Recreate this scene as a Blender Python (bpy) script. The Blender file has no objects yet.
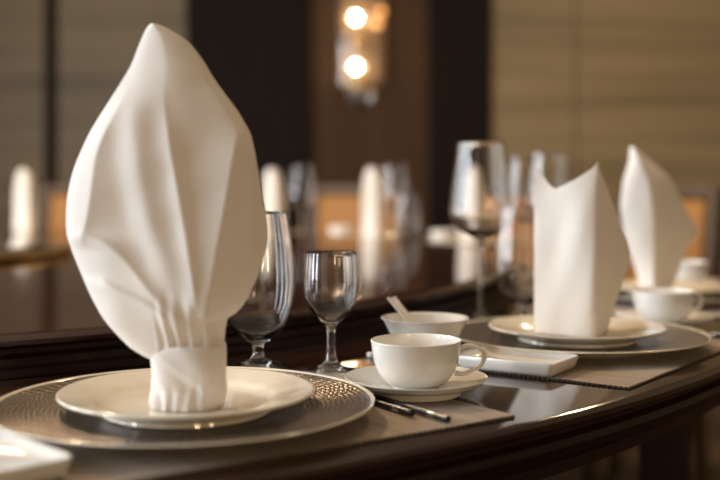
import bpy, bmesh, math, random
import numpy as np
from mathutils import Vector, Matrix
random.seed(7)
rng = np.random.default_rng(5)
S = bpy.context.scene
C = S.collection
PI = math.pi
TZ = 0.75            # height of the table top
HC = 0.20            # camera above the table top
F = 1050.0           # focal length in pixels of a 720 px wide frame

# ------------------------------------------------------------------ camera
cam_d = bpy.data.cameras.new('camera')
cam = bpy.data.objects.new('camera', cam_d)
C.objects.link(cam)
cam.location = (0, 0, TZ + HC)
cam.rotation_euler = (PI / 2, 0, 0)
cam_d.sensor_width = 36
cam_d.lens = 36 * F / 720
cam_d.shift_y = -55 / 720
cam_d.clip_start = 0.05
cam_d.dof.use_dof = True
cam_d.dof.focus_distance = 1.01
cam_d.dof.aperture_fstop = 2.7
S.camera = cam

# ------------------------------------------------------------------ world, lights, exposure
w = bpy.data.worlds.new('world')
S.world = w
w.use_nodes = True
w.node_tree.nodes['Background'].inputs[0].default_value = (0.55, 0.65, 0.8, 1)
w.node_tree.nodes['Background'].inputs[1].default_value = 0.3


def area(name, loc, target, sx, sy, power, col, spread=PI):
    d = bpy.data.lights.new(name, 'AREA')
    d.shape = 'RECTANGLE'
    d.size, d.size_y = sx, sy
    d.energy = power
    d.color = col
    d.spread = spread
    o = bpy.data.objects.new(name, d)
    C.objects.link(o)
    o.location = loc
    o.rotation_euler = (Vector(target) - Vector(loc)).to_track_quat('-Z', 'Y').to_euler()
    return o


DAY = (0.90, 0.95, 1.0)
WARM = (1.0, 0.70, 0.42)
# daylight entering by the four windows of the left wall
for wy, wp in ((-0.75, 84), (0.60, 82), (1.95, 88), (3.70, 40)):
    area('window_daylight', (-3.55, wy, 1.65), (0, wy, 1.5), 0.45, 1.9, wp, DAY)
# warm ceiling lamps
for lx, ly, lp in ((-1.4, 3.0, 80), (0.6, 2.6, 18), (-2.2, 5.4, 9), (1.8, 5.2, 28)):
    area('ceiling_downlight', (lx, ly, 3.05), (lx, ly, 0), 0.16, 0.16, lp, WARM)
# unseen warm fill lights added behind the camera to brighten the napkin fronts
for lx, ly in ((1.3, -2.85), (3.0, -2.85)):
    area('warm_fill_light', (lx, ly, 1.4), (0, 1.0, 1.0), 0.3, 0.5, 15, WARM)
S.view_settings.view_transform = 'Standard'
S.view_settings.look = 'None'
S.view_settings.exposure = 0.06
S.view_settings.gamma = 1.0
S.view_settings.use_curve_mapping = False
S.cycles.max_bounces = 14
S.cycles.transmission_bounces = 14
S.cycles.sample_clamp_indirect = 6.0
S.cycles.use_denoising = True


# ------------------------------------------------------------------ helpers
def at(px, py, d):
    """point of the place that the frame shows at (px, py), d metres from the lens"""
    return Vector(((px - 360) / F * d, d, TZ + HC - (py - 185) / F * d))


class NT:
    def __init__(s, name):
        s.m = bpy.data.materials.new(name)
        s.m.use_nodes = True
        s.t = s.m.node_tree
        s.b = s.t.nodes['Principled BSDF']

    def n(s, typ, **kw):
        x = s.t.nodes.new(typ)
        for k, v in kw.items():
            setattr(x, k, v)
        return x

    def l(s, a, b):
        s.t.links.new(a, b)

    def math(s, op, a, b=None):
        x = s.n('ShaderNodeMath', operation=op)
        for i, v in enumerate((a, b)):
            if v is None:
                continue
            if isinstance(v, (int, float)):
                x.inputs[i].default_value = v
            else:
                s.l(v, x.inputs[i])
        return x.outputs[0]

    def coord(s, scale=(1, 1, 1)):
        c = s.n('ShaderNodeTexCoord')
        mp = s.n('ShaderNodeMapping')
        mp.inputs['Scale'].default_value = scale
        s.l(c.outputs['Object'], mp.inputs[0])
        return mp.outputs[0]

    def noise(s, vec, scale, detail=4, rough=0.55):
        x = s.n('ShaderNodeTexNoise')
        x.inputs['Scale'].default_value = scale
        x.inputs['Detail'].default_value = detail
        x.inputs['Roughness'].default_value = rough
        s.l(vec, x.inputs['Vector'])
        return x.outputs[0]

    def ramp(s, fac, stops):
        x = s.n('ShaderNodeValToRGB')
        e = x.color_ramp.elements
        while len(e) < len(stops):
            e.new(0.5)
        for k, (p, c) in enumerate(stops):
            e[k].position = p
            e[k].color = (*c, 1)
        s.l(fac, x.inputs[0])
        return x.outputs[0]

    def bump(s, h, strength, dist=0.001):
        x = s.n('ShaderNodeBump')
        x.inputs['Strength'].default_value = strength
        x.inputs['Distance'].default_value = dist
        s.l(h, x.inputs['Height'])
        s.l(x.outputs[0], s.b.inputs['Normal'])

    def set(s, **kw):
        for k, v in kw.items():
            s.b.inputs[k.replace('_', ' ')].default_value = v
        return s


def plain(name, col, rough=0.5, metal=0.0, **kw):
    t = NT(name)
    t.set(Base_Color=(*col, 1), Roughness=rough, Metallic=metal)
    v = t.coord()
    nz = t.noise(v, 35, 3)
    c = tuple(x * 0.9 for x in col)
    t.l(t.ramp(nz, [(0.3, c), (0.7, col)]), t.b.inputs['Base Color'])
    for k, x in kw.items():
        t.b.inputs[k.replace('_', ' ')].default_value = x
    return t.m


def wood(name, c1, c2, rough, scale=(3, 60, 60), coat=0.0, spec=0.5):
    t = NT(name)
    v = t.coord(scale)
    nz = t.noise(v, 1.0, 6, 0.6)
    t.l(t.ramp(nz, [(0.3, c1), (0.7, c2)]), t.b.inputs['Base Color'])
    t.set(Roughness=rough, Coat_Weight=coat, Coat_Roughness=0.08, Specular_IOR_Level=spec)
    return t.m


def cloth(name, col, scale, strength, sheen=0.2, through=0.0):
    t = NT(name)
    v = t.coord()
    a = t.n('ShaderNodeTexWave', bands_direction='X')
    b = t.n('ShaderNodeTexWave', bands_direction='Z')
    for x in (a, b):
        x.inputs['Scale'].default_value = scale
        x.inputs['Distortion'].default_value = 0.6
        t.l(v, x.inputs['Vector'])
    h = t.math('ADD', a.outputs['Fac'], b.outputs['Fac'])
    h = t.math('ADD', h, t.math('MULTIPLY', t.noise(v, 60, 3), 1.5))
    t.bump(h, strength, 0.0005)
    nz = t.noise(v, 25, 3)
    t.l(t.ramp(nz, [(0.3, tuple(x * 0.95 for x in col)), (0.7, col)]), t.b.inputs['Base Color'])
    t.set(Roughness=0.85, Sheen_Weight=sheen)
    if through:
        tr = t.n('ShaderNodeBsdfTranslucent')
        tr.inputs[0].default_value = (0.85, 0.76, 0.64, 1)
        mx = t.n('ShaderNodeMixShader')
        mx.inputs[0].default_value = through
        t.l(t.b.outputs[0], mx.inputs[1])
        t.l(tr.outputs[0], mx.inputs[2])
        t.l(mx.outputs[0], t.t.nodes['Material Output'].inputs[0])
    return t.m


M = {}
M['lacquer'] = wood('dark lacquered wood', (0.020, 0.007, 0.004), (0.040, 0.015, 0.008), 0.10, (2, 25, 25), 1.0)
M['turn'] = wood('dark lacquered turntable wood', (0.020, 0.007, 0.004), (0.040, 0.015, 0.008), 0.10, (2, 25, 25), 0.2, 0.4)
M['satin'] = plain('satin steel', (0.75, 0.76, 0.78), 0.4, 1.0)
M['mould'] = wood('dark moulded wood', (0.018, 0.007, 0.0045), (0.030, 0.011, 0.007), 0.4, (8, 8, 80), 0.0, 0.22)
M['china'] = plain('white china', (0.84, 0.77, 0.64), 0.12, Coat_Weight=0.4, Coat_Roughness=0.05)
M['bone'] = plain('white bone china', (0.84, 0.82, 0.78), 0.14, Coat_Weight=0.4, Coat_Roughness=0.05)
M['napkin'] = cloth('white cotton napkin', (0.86, 0.83, 0.79), 500, 0.12, through=0.25)
M['brass'] = plain('brass', (0.75, 0.52, 0.2), 0.25, 1.0)
M['bronze'] = plain('dull bronze', (0.30, 0.19, 0.11), 0.5, 0.6)
M['chrome'] = plain('polished steel', (0.75, 0.76, 0.78), 0.12, 1.0)
M['black'] = plain('black lacquer', (0.012, 0.010, 0.010), 0.25)
M['leather'] = plain('tan orange leather', (0.30, 0.135, 0.030), 0.55, Specular_IOR_Level=0.25)
M['chairwood'] = wood('chair wood', (0.06, 0.036, 0.018), (0.09, 0.054, 0.027), 0.45, (30, 30, 4), spec=0.3)
M['panel_dark'] = wood('dark wall panel', (0.009, 0.0055, 0.0045), (0.014, 0.008, 0.006), 0.7, (20, 20, 2), spec=0.12)
M['panel_brown'] = wood('brown wall panel', (0.050, 0.025, 0.011), (0.072, 0.037, 0.016), 0.6, (12, 12, 1), spec=0.2)
M['carpet'] = plain('brown carpet', (0.045, 0.026, 0.014), 0.95)
M['paint'] = plain('cream paint', (0.45, 0.38, 0.29), 0.8)
M['stitch'] = plain('dark edging thread', (0.06, 0.045, 0.035), 0.8)


def glass_mat():
    t = NT('clear glass')
    t.set(Base_Color=(1, 1, 1, 1), Roughness=0.0, Transmission_Weight=1.0, IOR=1.48)
    v = t.coord()
    t.l(t.ramp(t.noise(v, 3), [(0, (0.99, 1, 0.99)), (1, (1, 1, 1))]), t.b.inputs['Base Color'])
    return t.m


M['glass'] = glass_mat()


def mat_cloth():
    t = NT('taupe woven linen')
    v = t.coord()
    a = t.n('ShaderNodeTexWave', bands_direction='X')
    b = t.n('ShaderNodeTexWave', bands_direction='Y')
    for x in (a, b):
        x.inputs['Scale'].default_value = 160
        x.inputs['Distortion'].default_value = 1.5
        x.inputs['Detail'].default_value = 1
        t.l(v, x.inputs['Vector'])
    h = t.math('ADD', a.outputs['Fac'], b.outputs['Fac'])
    st = t.noise(t.coord((6, 90, 1)), 1.0, 3)
    t.bump(t.math('ADD', h, st), 0.5, 0.0006)
    t.l(t.ramp(t.math('MULTIPLY', t.math('ADD', h, t.math('MULTIPLY', st, 2.0)), 0.33),
               [(0.3, (0.10, 0.076, 0.058)), (0.7, (0.36, 0.285, 0.22))]), t.b.inputs['Base Color'])
    t.set(Roughness=0.8, Sheen_Weight=0.2)
    return t.m


M['linen'] = mat_cloth()


def charger_mat():
    t = NT('woven relief pewter glaze')
    c = t.n('ShaderNodeTexCoord')
    sp = t.n('ShaderNodeSeparateXYZ')
    t.l(c.outputs['Object'], sp.inputs[0])
    x, y = sp.outputs[0], sp.outputs[1]
    r = t.math('SQRT', t.math('ADD', t.math('MULTIPLY', x, x), t.math('MULTIPLY', y, y)))
    th = t.math('ARCTAN2', y, x)
    k = t.math('MULTIPLY', r, 700.0)
    n = t.math('MULTIPLY', th, 46.0)
    a = t.math('SINE', t.math('ADD', n, k))
    b = t.math('SINE', t.math('SUBTRACT', n, k))
    p = t.math('MULTIPLY', a, b)
    p = t.math('ADD', t.math('MULTIPLY', p, 0.5), 0.5)
    t.bump(p, 0.9, 0.0016)
    t.l(t.ramp(p, [(0.25, (0.03, 0.025, 0.022)), (0.8, (0.22, 0.18, 0.14))]), t.b.inputs['Base Color'])
    t.set(Roughness=0.25, Metallic=0.75)
    return t.m


M['charger'] = charger_mat()


def veneer(name, c1, c2, c3):
    t = NT(name)
    v = t.coord((0.35, 1, 9))
    n1 = t.noise(v, 1.0, 5, 0.6)
    n2 = t.noise(t.coord((0.8, 1, 60)), 1.0, 3)
    f = t.math('ADD', t.math('MULTIPLY', n1, 0.8), t.math('MULTIPLY', n2, 0.2))
    t.l(t.ramp(f, [(0.35, c1), (0.5, c2), (0.65, c3)]), t.b.inputs['Base Color'])
    t.set(Roughness=0.55)
    return t.m


M['veneer'] = veneer('straw veneer', (0.165, 0.120, 0.059), (0.24, 0.178, 0.093), (0.30, 0.228, 0.127))
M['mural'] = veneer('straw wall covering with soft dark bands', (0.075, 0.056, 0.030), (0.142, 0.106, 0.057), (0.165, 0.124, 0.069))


def obj(name, bm, mat, parent=None, smooth=40, loc=None, flip=False):
    me = bpy.data.meshes.new(name)
    if flip:
        bmesh.ops.reverse_faces(bm, faces=bm.faces)
    else:
        bmesh.ops.recalc_face_normals(bm, faces=bm.faces)
    bm.to_mesh(me)
    bm.free()
    if mat:
        me.materials.append(M[mat])
    if smooth:
        me.polygons.foreach_set('use_smooth', [True] * len(me.polygons))
        if smooth < 179:
            me.set_sharp_from_angle(angle=math.radians(smooth))
    o = bpy.data.objects.new(name, me)
    C.objects.link(o)
    if parent:
        o.parent = parent
    if loc is not None:
        o.location = loc
    return o


def tag(o, label=None, cat=None, group=None, kind=None):
    if label:
        o['label'] = label
    if cat:
        o['category'] = cat
    if group:
        o['group'] = group
    if kind:
        o['kind'] = kind
    return o


def thing(name, label, cat, loc=(0, 0, 0), rz=0.0, group=None):
    o = bpy.data.objects.new(name, None)
    C.objects.link(o)
    o.empty_display_size = 0.05
    o.location = loc
    o.rotation_euler = (0, 0, rz)
    return tag(o, label, cat, group)


KIDS = {}


def dup(root, loc, rz, label, scale=None):
    """copy of a thing with copies of its parts and sub-parts"""
    r = root.copy()
    C.objects.link(r)
    r.location = loc
    r.rotation_euler = (0, 0, rz)
    if scale:
        r.scale = scale
    r['label'] = label
    for ch in list(root.children):
        c = ch.copy()
        C.objects.link(c)
        c.parent = r
        for g in list(ch.children):
            d = g.copy()
            C.objects.link(d)
            d.parent = c
    return r


def struct(name, bm, mat, label=None, smooth=0):
    return tag(obj(name, bm, mat, smooth=smooth), label, None, None, 'structure')


def bx(bm, x0, x1, y0, y1, z0, z1, bev=0.0, mtx=None):
    g = bmesh.ops.create_cube(bm, size=1)
    vs = g['verts']
    bmesh.ops.scale(bm, vec=(x1 - x0, y1 - y0, z1 - z0), verts=vs)
    bmesh.ops.translate(bm, vec=((x0 + x1) / 2, (y0 + y1) / 2, (z0 + z1) / 2), verts=vs)
    if bev:
        es = list({e for v in vs for e in v.link_edges})
        r = bmesh.ops.bevel(bm, geom=es, offset=bev, segments=3, profile=0.5, affect='EDGES', clamp_overlap=True)
        vs = list({v for v in r['verts']} | {v for v in vs if v.is_valid})
    if mtx is not None:
        bmesh.ops.transform(bm, matrix=mtx, verts=vs)
    return bm


def lathe(prof, seg=96, bm=None):
    bm = bm or bmesh.new()
    rings = []
    for r, z in prof:
        if r < 1e-6:
            rings.append([bm.verts.new((0, 0, z))])
        else:
            rings.append([bm.verts.new((r * math.cos(2 * PI * k / seg), r * math.sin(2 * PI * k / seg), z)) for k in range(seg)])
    for a, b in zip(rings[:-1], rings[1:]):
        for k in range(seg):
            k2 = (k + 1) % seg
            if len(a) == 1 and len(b) == 1:
                continue
            if len(a) == 1:
                bm.faces.new((a[0], b[k], b[k2]))
            elif len(b) == 1:
                bm.faces.new((a[k], b[0], a[k2]))
            else:
                bm.faces.new((a[k], b[k], b[k2], a[k2]))
    return bm


def spline(pts, n=8):
    """Catmull-Rom through the points"""
    P = [np.array(p, float) for p in pts]
    P = [2 * P[0] - P[1]] + P + [2 * P[-1] - P[-2]]
    out = []
    for i in range(1, len(P) - 2):
        for k in range(n):
            t = k / n
            a, b, c, d = P[i - 1:i + 3]
            out.append(tuple(0.5 * (2 * b + (c - a) * t + (2 * a - 5 * b + 4 * c - d) * t * t + (3 * b - a - 3 * c + d) * t ** 3)))
    out.append(tuple(P[-2]))
    return out


def tube(bm, pts, rad, seg=12, cap=True, flat=1.0):
    """tube along points; rad a number or a list; flat squashes its second axis"""
    P = [Vector(p) for p in pts]
    R = rad if isinstance(rad, (list, tuple)) else [rad] * len(P)
    rings = []
    up = Vector((0, 0, 1))
    for i, p in enumerate(P):
        t = (P[min(i + 1, len(P) - 1)] - P[max(i - 1, 0)]).normalized()
        u = up if abs(t.dot(up)) < 0.95 else Vector((0, 1, 0))
        a = t.cross(u).normalized()
        b = a.cross(t).normalized()
        rings.append([bm.verts.new(p + (a * math.cos(2 * PI * k / seg) + b * math.sin(2 * PI * k / seg) * flat) * R[i]) for k in range(seg)])
    for a, b in zip(rings[:-1], rings[1:]):
        for k in range(seg):
            bm.faces.new((a[k], a[(k + 1) % seg], b[(k + 1) % seg], b[k]))
    if cap:
        bm.faces.new(rings[0])
        bm.faces.new(rings[-1])
    return bm


def box_mesh(*a, **k):
    return bx(bmesh.new(), *a, **k)


# ------------------------------------------------------------------ the room
RX0, RX1, RY0, RY1, RZ = -3.7, 4.3, -3.0, 7.0, 3.2
struct('floor', box_mesh(RX0 - .2, RX1 + .2, RY0 - .2, RY1 + .3, -0.2, 0), 'carpet')
struct('ceiling', box_mesh(RX0 - .2, RX1 + .2, RY0 - .2, RY1 + .3, RZ, RZ + .15), 'paint')
struct('wall_right', box_mesh(RX1, RX1 + .2, RY0, RY1, 0, RZ), 'veneer')
struct('wall_back', box_mesh(RX0 - .2, RX1 + .2, RY0 - .2, RY0, 0, RZ), 'veneer')
struct('wall_far', box_mesh(RX0 - .2, RX1 + .2, RY1 + .06, RY1 + .3, 0, RZ), 'panel_dark')
# left wall with its four tall windows
bm = bmesh.new()
ys = [RY0, -1.05, -0.45, 0.30, 0.90, 1.65, 2.25, 3.40, 4.00, RY1 + .1]
for a, b in ((0, 1), (2, 3), (4, 5), (6, 7), (8, 9)):
    bx(bm, RX0 - .2, RX0, ys[a], ys[b], 0, RZ)
for a in (1, 3, 5, 7):
    bx(bm, RX0 - .2, RX0, ys[a], ys[a + 1], 0, 0.65)
    bx(bm, RX0 - .2, RX0, ys[a], ys[a + 1], 2.65, RZ)
struct('wall_left', bm, 'veneer')


def wallx(px):
    return (px - 360) / F * RY1


def panel(name, p0, p1, mat, y=0.0, z0=0.0, z1=RZ, label=None):
    return struct(name, box_mesh(wallx(p0), wallx(p1), RY1 - y, RY1 + .06, z0, z1), mat, label)


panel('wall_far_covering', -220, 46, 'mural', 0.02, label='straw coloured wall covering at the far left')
panel('trim_1', 46, 58, 'panel_dark', 0.04, label='thin dark upright strip on the far left wall')
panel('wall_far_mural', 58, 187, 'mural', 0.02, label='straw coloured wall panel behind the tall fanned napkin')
panel('trim_2', 187, 309, 'panel_dark', 0.05, label='wide dark panel left of the wall lamp')
panel('wall_far_niche', 309, 430, 'panel_brown', -0.02, label='brown wall panel behind the wall lamp')
panel('trim_3', 430, 491, 'panel_dark', 0.05, label='dark upright panel right of the wall lamp')
panel('wall_far_veneer', 491, 574.5, 'veneer', 0.02, label='straw veneer panel left of the seam')
panel('wall_far_veneer_side', 576, 1010, 'veneer', 0.02, label='straw veneer panel right of the seam')

# ------------------------------------------------------------------ table and turntable
CX, CY = -1.10, 2.30
RO, RI = 1.885, 1.43


def polar(r, deg, z=0.0):
    return Vector((CX + r * math.cos(math.radians(deg)), CY + r * math.sin(math.radians(deg)), TZ + z))


tb = thing('dining_table', 'big round dark lacquered dining table with stepped moulded edge', 'table', (CX, CY, 0))
e = RO - 1.885
obj('table_top', lathe([(0, TZ - .02), (0, TZ), (1.5, TZ), (1.8805 + e, TZ), (1.8838 + e, TZ - .0012), (1.885 + e, TZ - .0042), (1.885 + e, TZ - .008), (1.881 + e, TZ - .013), (1.870 + e, TZ - .018), (1.5, TZ - .02), (0, TZ - .02)], 420), 'lacquer', tb)
obj('edge_moulding', lathe([(1.70, TZ - .019), (1.868 + e, TZ - .019), (1.868 + e, TZ - .022), (1.876 + e, TZ - .025), (1.878 + e, TZ - .031), (1.874 + e, TZ - .037), (1.864 + e, TZ - .040), (1.862 + e, TZ - .044), (1.854 + e, TZ - .050), (1.848 + e, TZ - .056), (1.70, TZ - .056), (1.70, TZ - .019)], 420), 'mould', tb)
obj('apron', lathe([(1.80, TZ - .056), (1.846 + e, TZ - .056), (1.846 + e, TZ - .068), (1.842 + e, TZ - .070), (1.80, TZ - .070), (1.80, TZ - .056)], 420), 'mould', tb)
obj('pedestal', lathe([(0, 0), (0.95, 0), (0.95, .08), (0.85, .10), (0.80, .14), (0.80, TZ - .08), (0.92, TZ - .02), (0, TZ - .02)], 96), 'mould', tb)
obj('top_support', lathe([(0.9, TZ - .10), (1.2, TZ - .10), (1.2, TZ - .02), (0.9, TZ - .02), (0.9, TZ - .10)], 96), 'mould', tb)

for k in range(6):
    m = Matrix.Rotation(math.radians(-18.8 + 60 * k), 4, 'Z') @ Matrix.Translation((1.70, 0, 0))
    obj('leg', box_mesh(-.04, .04, -.042, .042, 0.0005, TZ - .057, .004, m), 'mould', tb)

TT = 0.0446
tt = thing('turntable', 'raised round dark turntable filling the middle of the table', 'turntable', (CX, CY, TZ))
i = RI - 1.43
obj('top_disc', lathe([(0, TT - .015), (0, TT), (1.40 + i, TT), (1.420 + i, TT - .001), (1.430 + i, TT - .005), (1.430 + i, TT - .010), (1.424 + i, TT - .014), (1.414 + i, TT - .015), (0, TT - .015)], 420), 'turn', tt)
obj('side_moulding', lathe([(1.30, TT - .016), (1.410 + i, TT - .016), (1.410 + i, TT - .021), (1.420 + i, TT - .025), (1.420 + i, .012), (1.426 + i, .009), (1.426 + i, 0.0008), (1.30, .0008), (1.30, TT - .016)], 420), 'mould', tt)
cp = thing('centre_stand', 'round dark stand with brass edge in the turntable middle at the far left', 'stand', (CX, CY, TZ + TT))
obj('stand_top', lathe([(0, .0005), (0.435, .0005), (0.435, .017), (0.43, .018), (0, .018)], 160), 'lacquer', cp)
obj('brass_edge', lathe([(0.4355, .002), (0.449, .002), (0.452, .009), (0.449, .0165), (0.4355, .0165), (0.4355, .002)], 160), 'brass', cp)

# ------------------------------------------------------------------ builders of tableware
A1, A2, A3 = -56.0, -36.6, -17.2
REF = A1


def setting_rot(a):
    return math.radians(a - REF)


def make_mat(name, label):
    """placemat: local +x outward from the table centre, y along the edge"""
    t = thing(name, label, 'placemat', group='taupe placemats around the table')
    x0, x1, hw = -0.26, 0.0, 0.212
    bm = bmesh.new()
    nx, ny = 40, 64
    g = {}
    for layer, dz in ((0, 0.0004), (1, 0.0022)):
        for a in range(nx + 1):
            for b in range(ny + 1):
                x = x0 + (x1 - x0) * a / nx
                y = -hw + 2 * hw * b / ny
                wv = 0.0005 * (1 + math.sin(23 * x + 40 * y)) * (1 if layer else 0)
                g[layer, a, b] = bm.verts.new((x, y, dz + wv))
    for a in range(nx):
        for b in range(ny):
            bm.faces.new((g[1, a, b], g[1, a + 1, b], g[1, a + 1, b + 1], g[1, a, b + 1]))
            bm.faces.new((g[0, a, b], g[0, a, b + 1], g[0, a + 1, b + 1], g[0, a + 1, b]))
    for a in range(nx):
        for b in (0, ny):
            bm.faces.new((g[0, a, b], g[0, a + 1, b], g[1, a + 1, b], g[1, a, b]))
    for b in range(ny):
        for a in (0, nx):
            bm.faces.new((g[0, a, b], g[0, a, b + 1], g[1, a, b + 1], g[1, a, b]))
    obj('woven_cloth', bm, 'linen', t)
    bm = bmesh.new()

    def stitches(p, q):
        L = (Vector(q) - Vector(p)).length
        n = int(L / 0.0055)
        d = (Vector(q) - Vector(p)).normalized()
        for k in range(n):
            c = Vector(p) + d * (L * (k + .5) / n)
            m = Matrix.Translation(c) @ Matrix.Rotation(math.atan2(d.y, d.x), 4, 'Z')
            bx(bm, -.0019, .0019, -.0016, .0016, -.0012, .0012, 0.0006, m)
    z = 0.0014
    stitches((x1, -hw, z), (x1, hw, z))
    stitches((x0, hw, z), (x1, hw, z))
    stitches((x0, -hw, z), (x1, -hw, z))
    obj('stitched_edge', bm, 'stitch', t)
    return t


def make_charger(label):
    t = thing('charger_plate', label, 'charger plate', group='charger plates around the table')
    obj('textured_centre', lathe([(0, .0070), (.075, .0078), (.10, .0094), (.125, .0120), (.1555, .0158)], 160), 'charger', t, 60)
    obj('white_rim', lathe([(.1555, .0158), (.1568, .0168), (.1580, .0172), (.1588, .0168), (.1588, .0160), (.150, .0128), (.125, .0088), (.098, .0050), (.094, .0038), (.092, .0004), (.088, .0004), (.086, .0028), (0, .0028)], 160), 'china', t, 60)
    return t


def make_plate(label):
    t = thing('dinner_plate', label, 'plate', group='white plates on the chargers')
    obj('dish', lathe(spline([(0, .0050), (.05, .0052), (.066, .0066), (.078, .0110), (.090, .0140), (.1035, .0168)], 6) + [(.1060, .0176), (.1068, .0170), (.1068, .0160)] + spline([(.1055, .0148), (.095, .0118), (.084, .0088), (.074, .0042), (.070, .0022)], 5), 160), 'china', t, 70)
    obj('foot_ring', lathe([(.0705, .0030), (.071, .0004), (.067, .0002), (.065, .0020), (0, .0022)], 128), 'china', t, 70)
    return t


def make_saucer(label):
    t = thing('saucer', label, 'saucer', group='saucers under the teacups')
    obj('dish', lathe(spline([(0, .0052), (.022, .0052), (.028, .0062), (.040, .0092), (.055, .0128), (.0655, .0160)], 6) + [(.0672, .0166), (.0676, .0160)] + spline([(.0664, .0148), (.0610, .0104), (.0535, .0076), (.0430, .0062)], 5), 128), 'bone', t, 70)
    obj('foot_ring', lathe([(.0432, .0064), (.0420, .0003), (.0395, .0002), (.0380, .0030), (0, .0032)], 96), 'bone', t, 70)
    return t


def make_cup(label):
    t = thing('teacup', label, 'cup', group='white teacups around the table')
    out = spline([(.0225, .0035), (.0275, .0060), (.0345, .0140), (.0390, .0240), (.0412, .0340), (.0424, .0440), (.0430, .0470)], 6)
    inn = spline([(.0428, .0478), (.0416, .0470), (.0404, .0340), (.0380, .0240), (.0330, .0140), (.0250, .0080), (.0140, .0062)], 6)
    obj('bowl', lathe([(0, .0024), (.0185, .0024), (.0190, .0006), (.0222, .0006), (.0225, .0035)] + out[1:] + inn + [(0, .0060)], 128), 'bone', t, 50)
    bm = bmesh.new()
    path = spline([(.0398, 0, .0385), (.0470, 0, .0418), (.0560, 0, .0412), (.0632, 0, .0360), (.0640, 0, .0285), (.0600, 0, .0215), (.0520, 0, .0170), (.0440, 0, .0140), (.0365, 0, .0152)], 8)
    n = len(path)
    tube(bm, path, [0.0025 + 0.0012 * abs(2 * k / (n - 1) - 1) ** 3 for k in range(n)], 14, flat=0.75)
    obj('handle', bm, 'bone', t, 60)
    return t


def glass_thing(name, label, cat, foot, stem, bowl_out, bowl_in, group, seg=112):
    """three skins that meet edge to edge, closed together: foot, stem, bowl"""
    t = thing(name, label, cat, group=group)
    obj('bowl', lathe(bowl_out + bowl_in, seg), 'glass', t, 80, flip=True)
    obj('stem', lathe(stem, seg), 'glass', t, 80, flip=True)
    obj('foot', lathe(foot, seg), 'glass', t, 80, flip=True)
    return t


def make_goblet(label):
    foot = [(0, .0006), (.031, .0003), (.0325, .0008), (.0327, .0016), (.0315, .0026)] + spline([(.026, .0040), (.016, .0062), (.0095, .0100)], 5)
    stem = spline([(.0095, .0100), (.0065, .0150), (.0058, .0200), (.0062, .0240), (.0085, .0275)], 6)
    o = spline([(.0085, .0275), (.0160, .0320), (.0270, .0420), (.0365, .0600), (.0402, .0820), (.0398, .1050), (.0370, .1350), (.0335, .1600), (.0320, .1695)], 6)
    i = spline([(.0316, .1702), (.0308, .1695), (.0324, .1590), (.0359, .1350), (.0387, .1050), (.0391, .0830), (.0354, .0615), (.0260, .0440), (.0130, .0350), (.0040, .0330)], 6) + [(0, .0328)]
    return glass_thing('water_goblet', label, 'glass', foot, stem, o, i, 'short stemmed water goblets')


def make_small_wine(label):
    foot = [(0, .0006), (.0255, .0003), (.0272, .0008), (.0275, .0016), (.0262, .0026)] + spline([(.020, .0042), (.011, .0075), (.0066, .0130)], 5)
    stem = spline([(.0066, .0130), (.0048, .0220), (.0042, .0340), (.0046, .0440), (.0068, .0510)], 6)
    o = spline([(.0068, .0510), (.0130, .0560), (.0220, .0660), (.0275, .0790), (.0292, .0930), (.0288, .1090), (.0276, .1270)], 6)
    i = spline([(.0272, .1278), (.0264, .1270), (.0276, .1090), (.0280, .0930), (.0262, .0800), (.0208, .0680), (.0110, .0590), (.0035, .0570)], 6) + [(0, .0568)]
    return glass_thing('small_wine_glass', label, 'glass', foot, stem, o, i, None)


def make_red_wine(label):
    foot = [(0, .0006), (.036, .0003), (.0378, .0008), (.0380, .0014), (.0365, .0022)] + spline([(.028, .0034), (.014, .0056), (.0070, .0100)], 5)
    stem = spline([(.0070, .0100), (.0046, .0200), (.0038, .0400), (.0036, .0800), (.0040, .1050), (.0065, .1170)], 6)
    o = spline([(.0065, .1170), (.0160, .1230), (.0300, .1310), (.0410, .1410), (.0462, .1540), (.0458, .1680), (.0430, .2000), (.0392, .2350), (.0362, .2610)], 6)
    i = spline([(.0358, .2620), (.0350, .2610), (.0381, .2350), (.0419, .2000), (.0447, .1680), (.0450, .1550), (.0400, .1430), (.0290, .1330), (.0130, .1260), (.0035, .1240)], 6) + [(0, .1239)]
    return glass_thing('red_wine_glass', label, 'glass', foot, stem, o, i, 'tall red wine glasses')


def make_chair(label):
    """local +x points away from the table"""
    t = thing('dining_chair', label, 'chair', group='tan leather chairs around the table')
    obj('seat', box_mesh(-.23, .22, -.23, .23, .40, .47, .025), 'leather', t)
    obj('seat_frame', box_mesh(-.22, .22, -.22, .22, .345, .399, .006), 'chairwood', t)
    tilt = Matrix.Translation((.215, 0, .42)) @ Matrix.Rotation(math.radians(6), 4, 'Y')
    obj('backrest', box_mesh(-.028, .022, -.180, .180, .06, .485, .018, tilt), 'leather', t)
    bm = bmesh.new()
    bx(bm, -.022, .022, -.225, -.182, -.06, .53, .006, tilt)
    bx(bm, -.022, .022, .182, .225, -.06, .53, .006, tilt)
    bx(bm, -.022, .022, -.181, .181, .488, .53, .006, tilt)
    bx(bm, -.018, .018, -.181, .181, .015, .055, .005, tilt)
    obj('back_frame', bm, 'chairwood', t)
    for sx, sy in ((-1, -1), (-1, 1), (1, -1), (1, 1)):
        bm = bmesh.new()
        n = 4
        tube(bm, [(sx * .195, sy * .195, .344), (sx * (.2 + .02 * (sx > 0)), sy * .2, 0.001)], [.026, .018], 16)
        obj('leg', bm, 'chairwood', t)
    return t


# ------------------------------------------------------------------ napkins
def interp(rows, tab):
    a = np.array(tab, float)
    return np.interp(rows, a[:, 0], a[:, 1])


def smooth_tab(tab, n=8):
    return spline(tab, n)


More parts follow.
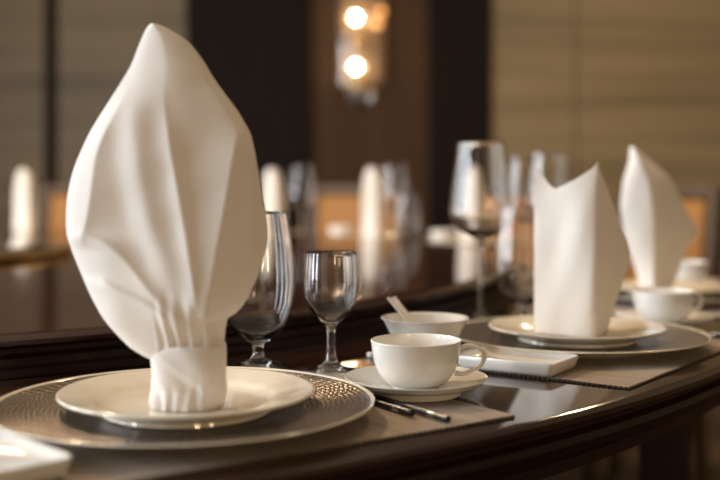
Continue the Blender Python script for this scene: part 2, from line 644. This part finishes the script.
def sstep(x, a, b):
    t = np.clip((x - a) / (b - a), 0, 1)
    return t * t * (3 - 2 * t)


def skin(bm, Pf, Pb):
    """closes a front grid and a back grid (same size, arrays of points) into one skin"""
    n, m = len(Pf), len(Pf[0])
    vf = [[bm.verts.new(p) for p in row] for row in Pf]
    vb = [[bm.verts.new(p) for p in row] for row in Pb]
    for a in range(n - 1):
        for b in range(m - 1):
            bm.faces.new((vf[a][b], vf[a][b + 1], vf[a + 1][b + 1], vf[a + 1][b]))
            bm.faces.new((vb[a][b], vb[a + 1][b], vb[a + 1][b + 1], vb[a][b + 1]))
    for a in range(n - 1):
        for b in (0, m - 1):
            bm.faces.new((vf[a][b], vf[a + 1][b], vb[a + 1][b], vb[a][b]))
    for b in range(m - 1):
        for a in (0, n - 1):
            bm.faces.new((vf[a][b], vf[a][b + 1], vb[a][b + 1], vb[a][b]))
    bmesh.ops.remove_doubles(bm, verts=bm.verts, dist=1e-5)
    return bm


def make_fan_napkin(center, label):
    d0 = center.y - 0.012
    sc = d0 / F

    def X(px):
        return (px - 360) * sc - center.x

    def Z(py):
        return HC - (py - 185) * sc
    base_z = Z(407.5)
    t = thing('folded_napkin', label, 'napkin', (center.x, center.y, TZ + NAP_Z), group='standing folded napkins')
    L = smooth_tab([(24, 150), (29, 146), (40, 141), (50, 137), (65, 131), (82, 121), (100, 110), (116, 100), (133, 90), (150, 82), (167, 75), (185, 70), (205, 67), (230, 67), (250, 72), (275, 82), (300, 93), (322, 106), (345, 127), (354, 140), (360, 151), (368, 156)])
    R = smooth_tab([(24, 156), (26, 162), (32, 174), (40, 186), (47, 193), (62, 204), (77, 213), (94, 225), (110, 237), (122, 244), (133, 250), (148, 254), (165, 257), (180, 260), (200, 263), (220, 267), (236, 268), (250, 266), (275, 258), (292, 250), (305, 243), (314, 234), (320, 227), (343, 224), (368, 222)])
    rows = np.concatenate([np.linspace(24, 40, 14)[:-1], np.linspace(40, 368, 260)])
    m = 190
    s = 0.5 - 0.5 * np.cos(np.linspace(0, PI, m))
    s = 0.35 * s + 0.65 * np.linspace(0, 1, m)
    l, r = interp(rows, L), interp(rows, R)
    PX = l[:, None] + (r - l)[:, None] * s[None]
    PY = np.repeat(rows[:, None], m, 1)
    T = interp(rows, smooth_tab([(24, .004), (60, .013), (110, .018), (170, .019), (250, .020), (300, .021), (340, .021), (368, .019)]))
    pw = interp(rows, [(24, 1.5), (90, 1.6), (180, 2.4), (400, 2.4)])[:, None]
    bul = np.power(np.clip(1 - np.abs(2 * s - 1)[None] ** pw, 0, 1), interp(rows, [(24, .9), (90, .85), (180, .6), (400, .6)])[:, None])
    # leaf edges come forward a little at the widest part, as in a cupped leaf
    h = T[:, None] * bul

    def fold(tab, a, wl, wr, r0, r1, fade=25, fade1=None):
        c = interp(rows, smooth_tab(tab))[:, None]
        win = sstep(rows, r0, r0 + fade) * (1 - sstep(rows, r1 - (fade1 or fade), r1))
        dx = PX - c
        f = np.where(dx < 0, np.exp(np.minimum(dx, 0) / wl), np.exp(-np.maximum(dx, 0) / wr))
        # round the crest
        return a * win[:, None] * f
    h = h + fold([(40, 142), (60, 140), (100, 126), (150, 104), (190, 98), (215, 94), (250, 84)], .0090, 40, 18, 75, 250, 60, 18)
    h = h + fold([(50, 158), (95, 167), (165, 180), (230, 192), (310, 205), (350, 210)], .0120, 34, 14, 80, 356, 80)
    h = h + fold([(60, 222), (110, 242), (150, 238), (200, 230), (260, 220), (320, 212), (350, 216)], .0130, 26, 14, 105, 356, 60)
    h = h + fold([(228, 78), (232, 90), (238, 106), (250, 125), (270, 143), (290, 160), (315, 184), (345, 196)], .0095, 40, 14, 226, 345, 18, 40)
    h = h + fold([(268, 104), (280, 112), (287, 124), (293, 140), (301, 157), (312, 173), (330, 184), (350, 190)], .0065, 26, 9, 270, 340, 16, 40)
    h = h + fold([(50, 186), (75, 202), (110, 228), (150, 246), (200, 255), (260, 250), (310, 230)], .0040, 14, 6, 50, 320, 30)
    # broad soft roll left of the middle
    c = interp(rows, smooth_tab([(60, 150), (120, 140), (200, 150), (260, 170), (330, 196)]))[:, None]
    h = h + 0.006 * np.exp(-((PX - c) / 15) ** 2) * (sstep(rows, 90, 140) * (1 - sstep(rows, 250, 330)))[:, None]
    # gathers above the band
    gw = sstep(rows, 278, 335)[:, None] * sstep(PX, 158, 170)
    fanx = 200 + (PX - 200) * (1 - 0.25 * np.clip((340 - PY) / 60, 0, 1))
    h = h + 0.0022 * gw * np.cos(2 * PI * (fanx - 186) / 11.5 + 0.9 * np.sin(fanx / 13.0))
    # small cloth unevenness
    h = h + 0.0006 * np.sin(PX / 9.0 + PY / 23.0) * np.sin(PY / 17.0 - PX / 31.0)
    ed = np.power(np.clip(1 - np.abs(2 * s - 1) ** 8, 0, 1), 0.5)[None]
    h = h * (0.25 + 0.75 * ed)
    # soften
    for _ in range(3):
        h[1:-1] = 0.25 * h[:-2] + 0.5 * h[1:-1] + 0.25 * h[2:]
        h[:, 1:-1] = 0.25 * h[:, :-2] + 0.5 * h[:, 1:-1] + 0.25 * h[:, 2:]
    hb = 0.7 * T[:, None] * bul + 0.003 * np.cos(PX / 9.0) * bul
    y0 = d0 - center.y

    def P(yy):
        return [[(X(PX[a, b]), y0 + yy[a, b], Z(PY[a, b]) - NAP_Z) for b in range(m)] for a in range(len(rows))]
    obj('fanned_cloth', skin(bmesh.new(), P(-h), P(hb + 0.001)), 'napkin', t, 80)
    # the band: the lower corners of the cloth wrapped round the waist
    bm = bmesh.new()
    nr, na = 70, 200
    rr = np.linspace(343, 405.7, nr)
    bl = interp(rr, [(343, 158), (349, 154), (354, 152.5), (370, 152), (385, 151), (400, 151), (408, 153)])
    brt = interp(rr, [(343, 226), (360, 226), (385, 225.5), (400, 224.5), (408, 221)])
    rings = []
    for k in range(nr):
        cx, rx = (bl[k] + brt[k]) / 2, (brt[k] - bl[k]) / 2
        ring = []
        for j in range(na):
            a = 2 * PI * j / na
            ca, sa = math.cos(a), math.sin(a)
            ux = math.copysign(abs(ca) ** 0.8, ca)
            uy = math.copysign(abs(sa) ** 0.8, sa)
            px = cx + rx * ux
            out = 0.0
            if sa < 0:
                line = interp(px, [(150, 351), (165, 356), (195, 378), (222, 401)])
                dl = rr[k] - line               # below the diagonal when positive
                out = 0.0028 / (1 + math.exp(dl / 2.0)) * min(1, abs(sa) * 3)
                below = 1 / (1 + math.exp(-(rr[k] - 384) / 3.0))
                out += (0.0009 + 0.0005 * math.sin(px / 5.3 + 1)) * below * math.cos(2 * PI * (px - 168) / 13.5 + 1.4 * math.sin(px / 9.0 + rr[k] / 11.0)) * min(1, abs(sa) * 2)
                out += 0.0010 * math.sin(px / 7.0 - rr[k] / 9.0)
                out -= 0.0014 * math.exp(-((rr[k] - 386 - (px - 168) * 0.05) / 3.5) ** 2) * (1 if px < 205 else 0)
            top = -0.0012 * math.exp(-(rr[k] - 343) / 1.5)
            depth = 0.0235 + out + top
            ring.append(bm.verts.new(((cx - 360 + (rx + (out + top) / sc * abs(ca)) * ux) * sc - center.x, y0 + uy * depth, Z(rr[k]) - NAP_Z)))
        rings.append(ring)
    for a, b in zip(rings[:-1], rings[1:]):
        for j in range(na):
            bm.faces.new((a[j], a[(j + 1) % na], b[(j + 1) % na], b[j]))
    bm.faces.new(rings[0])
    bm.faces.new(rings[-1])
    obj('wrapped_band', bm, 'napkin', t, 70)
    return t


def make_pointed_napkin(center, label, L, Cc, R, top, depths, base, us=0.6):
    """standing folded napkin: a front face, a turned side face and a back, with a pointed top"""
    d0 = center.y
    sc = d0 / F
    t = thing('folded_napkin', label, 'napkin', (center.x, center.y, TZ + NAP_Z), group='standing folded napkins')
    zb = HC - (base - 185) * sc
    nu, nv = 70, 70
    yl, yc, yr = depths
    top_row = min(p[1] for p in top)

    def grid(back):
        G = []
        for a in range(nv + 1):
            row = []
            for b in range(nu + 1):
                u = b / nu
                tr = np.interp(u, [p[0] for p in top], [p[1] for p in top])
                py = tr + (base - tr) * a / nv
                l, c, r = interp(py, L), interp(py, Cc), interp(py, R)
                if u < us:
                    k = u / us
                    px = l + (c - l) * k
                    y = yl + (yc - yl) * k - 0.004 * math.sin(PI * k)
                else:
                    k = (u - us) / (1 - us)
                    px = c + (r - c) * k
                    y = yc + (yr - yc) * k + 0.004 * math.sin(PI * k)
                hgt = (base - py) / (base - top_row)
                if back:
                    yb = yl + (yr - yl) * u + 0.004
                    y = yb + (0.020 * math.sin(PI * u) + 0.003) * (1.15 - hgt)
                    y = max(y, yl + (yr - yl) * u - 0.02)
                else:
                    y = y + 0.35 * hgt ** 2 * (yl + (yr - yl) * u - y)
                    y -= 0.0016 * math.sin(px / 6.0 + py / 40.0) * math.sin(py / 26.0 + px / 50) + 0.002 * hgt * math.sin(px / 9.0)
                z = HC - (py - 185) * sc - zb
                row.append((px, y, z + 0.0009))
            G.append(row)
        A = np.array(G)
        for _ in range(14):
            A[:, 1:-1, 1] = 0.25 * A[:, :-2, 1] + 0.5 * A[:, 1:-1, 1] + 0.25 * A[:, 2:, 1]
        A[:, :, 0] = (A[:, :, 0] - 360) * (d0 + A[:, :, 1]) / F - center.x
        return A.tolist()
    obj('folded_cloth', skin(bmesh.new(), grid(False), grid(True)), 'napkin', t, 50)
    return t


# ------------------------------------------------------------------ the settings
SETTINGS = [
    (-56.0, 'nearest setting under the tall fanned napkin'),
    (-36.6, 'second setting at the right'),
    (-17.2, 'third setting at the far right edge'),
    (-1.0, 'setting behind the third napkin'),
    (15.3, 'setting hidden behind the second napkin'),
    (32.0, 'setting behind the tallest wine glass'),
    (47.9, 'far setting right of the tan chair in the middle'),
    (62.7, 'far setting just right of the fanned napkin'),
    (96.0, 'far setting at the left edge of the view'),
]
RS = 1.705
PZ = 0.0030                    # top of a placemat
CHZ = PZ
PLZ = PZ + 0.0080              # where a plate's foot stands on the charger
NAP_Z = PLZ + 0.0056           # where a napkin's base stands in the plate

mat0 = make_mat('placemat', '')
ch0 = make_charger('')
pl0 = make_plate('')
sa0 = make_saucer('')
cu0 = make_cup('')
cu0.scale = (1, 1, 0.955)
first = True


def put(proto, loc, rz, label, used={}):
    if proto.name not in used:
        used[proto.name] = 1
        proto.location = loc
        proto.rotation_euler = (0, 0, rz)
        proto['label'] = label
        return proto
    return dup(proto, loc, rz, label)


mat_lab = ['taupe linen placemat under the nearest charger plate', 'taupe linen placemat under the second charger plate from the front', 'taupe linen placemat of the third setting at the right frame edge']
for k, a in enumerate((-55.2, -36.6, -17.2)):
    put(mat0, polar(1.854, a, 0), math.radians(a), mat_lab[k])

ch_lab = ['large pewter relief charger plate with white rim, nearest and largest in view',
          'pewter charger plate with white rim under the second napkin, right of the centre',
          'pewter charger plate under the third napkin, behind the second teacup',
          'pewter charger plate beyond the third napkin at the right',
          'pewter charger plate hidden beyond the second napkin',
          'pewter charger plate beyond the tallest wine glass',
          'far pewter charger plate under the narrow napkin in the middle',
          'far pewter charger plate under the napkin peeking out right of the fanned one',
          'far pewter charger plate under the napkin at the left edge']
pl_lab = [x.replace('pewter relief charger plate with white rim, nearest and largest in view', 'white dinner plate holding the fanned napkin, nearest in view').replace('pewter charger plate with white rim', 'white dinner plate').replace('pewter charger plate', 'white dinner plate') for x in ch_lab]
FARPX = {5: (471, 3.215), 6: (373, 3.56), 7: (273, 3.81), 8: (25, 3.99)}
centers = []
for k, (a, nm) in enumerate(SETTINGS):
    p = polar(RS, a)
    if k == 0:
        p = Vector((-0.1465, 0.884, TZ))
    if k == 1:
        p = Vector((0.2635, 1.286, TZ))
    if k in FARPX:
        p = Vector(((FARPX[k][0] - 360) / F * FARPX[k][1], FARPX[k][1], TZ))
    centers.append(p)
    rz = setting_rot(a)
    if k in (3, 4):
        continue
    put(ch0, p + Vector((0, 0, CHZ)), rz, ch_lab[k])
    put(pl0, p + Vector((0.0015, 0, PLZ)), rz, pl_lab[k])

# cups on saucers, right of each setting
cup_lab = {0: 'white teacup in the foreground, handle to the right, right of the small wine glass',
           1: 'white teacup right of the second napkin, standing before the third napkin',
           2: 'white teacup cut by the right frame edge behind the second teacup',
           5: 'small blurred white teacup just left of the tall wine glass stem',
           6: 'small blurred white teacup before the middle tan chair'}
for k in (0, 1, 2, 5, 6):
    a = SETTINGS[k][0] + 7.3
    p = centers[k] + Matrix.Rotation(setting_rot(SETTINGS[k][0]), 3, 'Z') @ Vector((0.1995 + 0.006 * (k > 0), 0.109, 0))
    if k == 5:
        p = Vector((.273, 3.433, 0))
        p.z = TZ
    if k == 6:
        p = at(341, 0, 3.765)
        p.z = TZ
    put(sa0, p + Vector((0, 0, PZ if k < 3 else 0.0006)), setting_rot(a), cup_lab[k].replace('white teacup', 'white saucer').split(',')[0].replace('white saucer in', 'white saucer under the teacup in') if k != 0 else 'white saucer under the foreground teacup')
    put(cu0, p + Vector((0, 0, (PZ if k < 3 else 0.0006) + 0.0050)), setting_rot(SETTINGS[k][0]), cup_lab[k])

# napkins
nap_fan = make_fan_napkin(centers[0], 'tall white napkin folded as a pleated fan in a wrapped band, largest and nearest')
nap2 = make_pointed_napkin(
    centers[1], 'white pointed standing napkin on the second plate, with a notch in its top',
    L=[(160, 537), (185, 535), (220, 534), (334, 534)],
    Cc=[(160, 598), (175, 598), (200, 597), (260, 596), (334, 596)],
    R=[(160, 597.5), (170, 600), (185, 606), (205, 614), (225, 621), (240, 627), (255, 631), (265, 630), (280, 624), (300, 617), (318, 611), (334, 608)],
    top=[(0, 164), (.03, 167), (.08, 176), (.13, 183), (.19, 188), (.24, 186), (.40, 177), (.55, 167), (.585, 162), (.60, 161), (.63, 163), (1.0, 166)],
    depths=(0.014, -0.036, 0.030), base=333)
nap3 = make_pointed_napkin(
    centers[2], 'white pointed standing napkin at the right, on the third plate behind the second teacup',
    L=[(145, 630), (160, 629), (180, 623), (205, 620), (235, 624), (255, 631), (275, 637), (292, 640)],
    Cc=[(145, 633), (160, 640), (180, 650), (220, 656), (260, 655), (292, 654)],
    R=[(145, 634), (150, 639), (155, 645), (162, 654), (174, 668), (190, 677), (203, 683), (214, 688), (221, 693), (228, 698), (236, 696), (244, 690), (255, 684), (275, 678), (292, 671)],
    top=[(0, 146), (.6, 146), (1.0, 147)],
    depths=(0.006, -0.030, 0.035), base=291)
nap_far = make_pointed_napkin(
    centers[6], 'blurred narrow white napkin in the middle, right of the tan chair',
    L=[(165, 369), (168, 366.5), (175, 364), (190, 362), (242, 361.5)],
    Cc=[(165, 372), (170, 375), (180, 377), (242, 377)],
    R=[(165, 375), (168, 379), (175, 382), (190, 384.5), (220, 386), (242, 384)],
    top=[(0, 168), (.2, 166), (.45, 165), (.6, 165), (.8, 166), (1.0, 168)],
    depths=(0.012, -0.030, 0.030), base=241)
far_nap = [(5, 'blurred white napkin seen through the tallest wine glass'),
           (7, 'blurred white napkin peeking out just right of the fanned napkin'),
           (8, 'blurred white napkin at the left frame edge')]
for k, lb in far_nap:
    c = centers[k]
    nap_far.scale = (1, 1, 0.95)
    dup(nap_far, (c.x, c.y, TZ + NAP_Z), math.radians(0.5 * (SETTINGS[k][0] - 47.9)), lb)


def stand(px, d, z=0.0):
    p = at(px, 0, d)
    p.z = TZ + z
    return p


# glasses
gob = make_goblet('clear short stemmed water goblet half hidden by the fanned napkin')
gob.location = stand(258, 1.1475, .0003)
wine = make_small_wine('small clear wine glass between the fanned napkin and the foreground teacup')
wine.location = stand(331, 1.123, .0003)
tag(wine, group='small wine glasses')
red = make_red_wine('tallest clear wine glass in view, left of the second napkin')
red.location = stand(481, 1.568, .0003)
dup(red, stand(549, 2.034, .0003), 0.3, 'tall wine glass whose rim shows just behind the second napkin top')
dup(red, stand(524, 2.40, .0003), 0.6, 'blurred wine glass behind the goblet, between the tallest glass and second napkin')
dup(red, stand(302, 3.50, .0003), 0.9, 'blurred far wine glass left of the middle tan chair')
dup(red, stand(395, 3.28, .0003), 0.9, 'blurred far wine glass right of the narrow middle napkin')
dup(gob, stand(523, 1.50, .0003), 0.5, 'clear water goblet just left of the second napkin')
dup(gob, stand(407, 3.20, .0003), 0.5, 'blurred far goblet beside the narrow middle napkin')

# soup bowl with its spoon
bp = stand(425, 1.175)
bowl = thing('soup_bowl', 'small white soup bowl behind the foreground teacup with a spoon in it', 'bowl', bp + Vector((0, 0, .0006)))
out = spline([(.0230, .0050), (.0290, .0120), (.0370, .0290), (.0445, .0445), (.0475, .0500)], 6)
inn = spline([(.0478, .0510), (.0465, .0504), (.0430, .0445), (.0356, .0300), (.0270, .0140), (.0150, .0080)], 6)
obj('dish', lathe([(.0215, .0045)] + out + [(.0492, .0506), (.0490, .0514)] + inn + [(0, .0075)], 128), 'bone', bowl, 50)
obj('foot_ring', lathe([(0, .0045), (.0215, .0045), (.0220, .0002), (.0190, .0002), (.0185, .0030), (0, .0035)], 96), 'bone', bowl, 50)
spn = thing('soup_spoon', 'white porcelain spoon leaning out of the small soup bowl', 'spoon', bp + Vector((0, 0, .0006)))
p_tip = at(391, 298, 1.205) - spn.location
p_in = at(408, 319, 1.180) - spn.location
p_low = Vector((0.004, -0.002, 0.0155))
bm = bmesh.new()
d = (p_tip - p_in)
path = [p_tip, p_in, p_low + Vector((-.006, .002, .004))]
side = Vector((1, 0.15, -0.25)).normalized()
rings = []
pts = [p_tip, p_tip.lerp(p_in, .5), p_in, p_in.lerp(p_low, .6), p_low]
wid = [.0062, .0056, .0056, .0075, .0085]
for q, wd in zip(pts, wid):
    t_ = d.normalized()
    sd = (side - t_ * side.dot(t_)).normalized()
    nn = sd.cross(t_).normalized()
    ring = []
    for cu, cv in ((-1, .35), (-.75, .5), (-.55, .15), (.55, .15), (.75, .5), (1, .35), (.8, -.3), (0, -.45), (-.8, -.3)):
        ring.append(bm.verts.new(q + sd * cu * wd + nn * cv * wd * .7))
    rings.append(ring)
for a, b in zip(rings[:-1], rings[1:]):
    for j in range(9):
        bm.faces.new((a[j], a[(j + 1) % 9], b[(j + 1) % 9], b[j]))
bm.faces.new(rings[0])
bm.faces.new(rings[-1])
obj('handle', bm, 'bone', spn, 60)
bm = lathe(spline([(0, 0.000), (.010, .0012), (.0155, .0050), (.0175, .0095)], 5) + spline([(.0170, .0098), (.0140, .0060), (.009, .0030), (.003, .0024)], 5) + [(0, .0023)], 48)
bmesh.ops.scale(bm, vec=(1.25, .85, 1), verts=bm.verts)
bmesh.ops.translate(bm, vec=(.006, 0, .0115), verts=bm.verts)
obj('spoon_bowl', bm, 'bone', spn, 60)

# small rest peeking from behind the cup
rest = obj('spoon_rest', box_mesh(-.008, .012, -.005, .005, 0, .0065, .0025), 'bone', loc=stand(374, 1.215, .0004))
rest.rotation_euler = (0, 0, 0.5)
tag(rest, 'little white porcelain rest peeking out left of the foreground teacup', 'rest')


# towel trays
def make_tray(label, loc, ux):
    """rectangular shallow dish, x along its long side"""
    t = thing('towel_tray', label, 'tray', loc, ux, group='rectangular white towel trays')
    Lx, Ly = .116, .076
    bm = bmesh.new()

    def ring(hx, hy, z, rad, n=8):
        vs = []
        for cx_, cy_, a0 in ((hx - rad, hy - rad, 0), (-hx + rad, hy - rad, PI / 2), (-hx + rad, -hy + rad, PI), (hx - rad, -hy + rad, 3 * PI / 2)):
            for k in range(n + 1):
                a = a0 + PI / 2 * k / n
                vs.append(bm.verts.new((cx_ + rad * math.cos(a), cy_ + rad * math.sin(a), z)))
        return vs
    hx, hy = Lx / 2, Ly / 2
    rs = [ring(hx - .006, hy - .006, .0004, .006), ring(hx - .003, hy - .003, .004, .007), ring(hx - .001, hy - .001, .010, .008), ring(hx, hy, .0138, .008), ring(hx - .0006, hy - .0006, .0148, .008), ring(hx - .002, hy - .002, .0146, .007),
          ring(hx - .0045, hy - .0045, .0105, .007), ring(hx - .008, hy - .008, .0085, .006)]
    for a, b in zip(rs[:-1], rs[1:]):
        n = len(a)
        for k in range(n):
            bm.faces.new((a[k], a[(k + 1) % n], b[(k + 1) % n], b[k]))
    bm.faces.new(rs[0])
    bm.faces.new(rs[-1])
    obj('dish', bm, 'bone', t, 60)
    return t


ax = Vector((-.84, .545, 0)).normalized()
wd = Vector((.545, .84, 0)).normalized()
c2 = Vector((.196, 1.064, TZ + .0030)) + ax * .058 + wd * .038
tray = make_tray('white rectangular towel tray between the foreground teacup and the second charger', c2, math.atan2(ax.y, ax.x))
ax1 = Vector((-.70, .714, 0)).normalized()
wd1 = Vector((-.714, -.70, 0)).normalized()
c1 = Vector((-.190, .705, TZ + .0030)) + ax1 * .058 + wd1 * .038
dup(tray, c1, math.atan2(ax1.y, ax1.x), 'white rectangular towel tray cut by the lower left corner of the view')


# chopsticks
def make_chopstick(label):
    """tip towards +x, blunt end at the origin"""
    t = thing('chopstick', label, 'chopstick', group='black chopsticks with silver bands')

    def seg(x0, x1, r0, r1, n=10):
        bm = bmesh.new()
        return tube(bm, [(x0 + (x1 - x0) * k / n, 0, .0031) for k in range(n + 1)], [r0 + (r1 - r0) * k / n for k in range(n + 1)], 16)
    obj('shaft', seg(.0265, .20, .0029, .0016), 'black', t, 60)
    obj('silver_band', seg(.017, .0265, .0031, .0031, 2), 'chrome', t, 60)
    obj('end_cap', seg(0, .017, .0030, .0030, 3), 'black', t, 60)
    return t


cdir = math.atan2(.88, -.555)
ck = make_chopstick('black chopstick with silver band beside the nearest charger, the one closer to the teacup')
ck.location = (0.0730, 0.869, TZ + PZ)
ck.rotation_euler = (0, 0, cdir)
dup(ck, (0.0730 - .0105 - .018, 0.869 - .0035 + .026, TZ + PZ), cdir + .02, 'black chopstick with silver band touching the nearest charger rim')
r2 = math.radians(A2 - A1)
rot = Matrix.Rotation(r2, 3, 'Z')
ctr = Vector((CX, CY, 0))
q = rot @ (Vector((0.0735, 0.877, 0)) - ctr) + ctr
dup(ck, (q.x, q.y, TZ + PZ), cdir + r2, 'blurred black chopstick right of the second charger, the farther one')
q = rot @ (Vector((0.063, 0.8735, 0)) - ctr) + ctr
dup(ck, (q.x, q.y, TZ + PZ), cdir + r2 + .02, 'blurred black chopstick right of the second charger, the nearer one')

# ------------------------------------------------------------------ chairs
chair = make_chair('')
chair_lab = [(25.8, 2.25, 'tan leather dining chair behind the third napkin at the right'),
             (61.8, 2.27, 'blurred tan leather dining chair in the middle below the wall lamp'),
             (91.8, 2.27, 'blurred tan leather dining chair at the far left'),
             (43.8, 2.25, 'blurred tan leather dining chair seen through the tallest wine glass')]
for k, (a, r, lb) in enumerate(chair_lab):
    p = polar(r - 0.215, a)
    p.z = 0.0005
    if k == 0:
        chair.location = p
        chair.rotation_euler = (0, 0, math.radians(a))
        chair['label'] = lb
    else:
        dup(chair, p, math.radians(a), lb)

# ------------------------------------------------------------------ wall lamp
WY = RY1 + .02
sx = wallx(362)
sz = TZ + HC
lamp = thing('wall_lamp', 'crystal wall lamp with two glowing bulbs on the brown panel', 'wall lamp', (sx, WY, sz))


def zrow(py):
    return -(py - 185) / F * RY1


obj('back_plate', box_mesh(-.155, .155, -.012, -.001, zrow(84), zrow(-60), .004), 'bronze', lamp)


def emis(name, col, st):
    t = NT(name)
    t.set(Base_Color=(1, .9, .7, 1), Roughness=0.4)
    t.b.inputs['Emission Color'].default_value = (*col, 1)
    t.b.inputs['Emission Strength'].default_value = st
    return t.m


M['bulb'] = emis('glowing bulb', (1.0, 0.80, 0.50), 90.0)
M['amber'] = emis('glowing amber bulb', (1.0, 0.36, 0.06), 2.5)
for row in (19, 68):
    bm = bmesh.new()
    bmesh.ops.create_uvsphere(bm, u_segments=24, v_segments=14, radius=.025)
    bmesh.ops.translate(bm, vec=(-.045, -.075, zrow(row)), verts=bm.verts)
    b = obj('bulb', bm, 'bulb', lamp)
    bm = bmesh.new()
    tube(bm, [(-.045, -.075, zrow(row) - .027), (-.045, -.075, zrow(row) - .085)], .016, 16)
    tube(bm, [(-.045, -.075, zrow(row) - .075), (-.045, -.011, zrow(row) - .075)], .008, 12)
    obj('socket', bm, 'brass', lamp)
for dx, row in ((.125, 12), (.100, 24)):
    bm = bmesh.new()
    bmesh.ops.create_uvsphere(bm, u_segments=20, v_segments=12, radius=.024)
    bmesh.ops.translate(bm, vec=(dx, -.05, zrow(row)), verts=bm.verts)
    obj('amber_bulb', bm, 'amber', lamp)['label'] = 'small amber glowing bulb'
for k in range(7):
    a = PI * k / 6
    x, y = -.135 * math.cos(a), -.02 - .13 * math.sin(a)
    bm = bmesh.new()
    tube(bm, [(x, y, zrow(88)), (x, y, zrow(-60))], .011, 8)
    obj('crystal_rod', bm, 'glass', lamp, 20)
for zz in (zrow(87), zrow(43)):
    bm = bmesh.new()
    arc = [(-.135 * math.cos(PI * k / 24), -.02 - .13 * math.sin(PI * k / 24), zz) for k in range(25)]
    tube(bm, arc, .008, 10)
    obj('ring_frame', bm, 'brass', lamp)
bm = lathe([(0, 0), (.012, .01), (.035, .05), (.045, .09), (.03, .12), (.012, .14), (0, .14)], 32)
bmesh.ops.translate(bm, vec=(-.045, -.08, zrow(107)), verts=bm.verts)
obj('finial', bm, 'satin', lamp)
bm = lathe([(0, 0), (.010, .01), (.026, .04), (.03, .07), (.02, .10), (0, .11)], 32)
bmesh.ops.translate(bm, vec=(.06, -.06, zrow(108)), verts=bm.verts)
obj('finial', bm, 'satin', lamp)
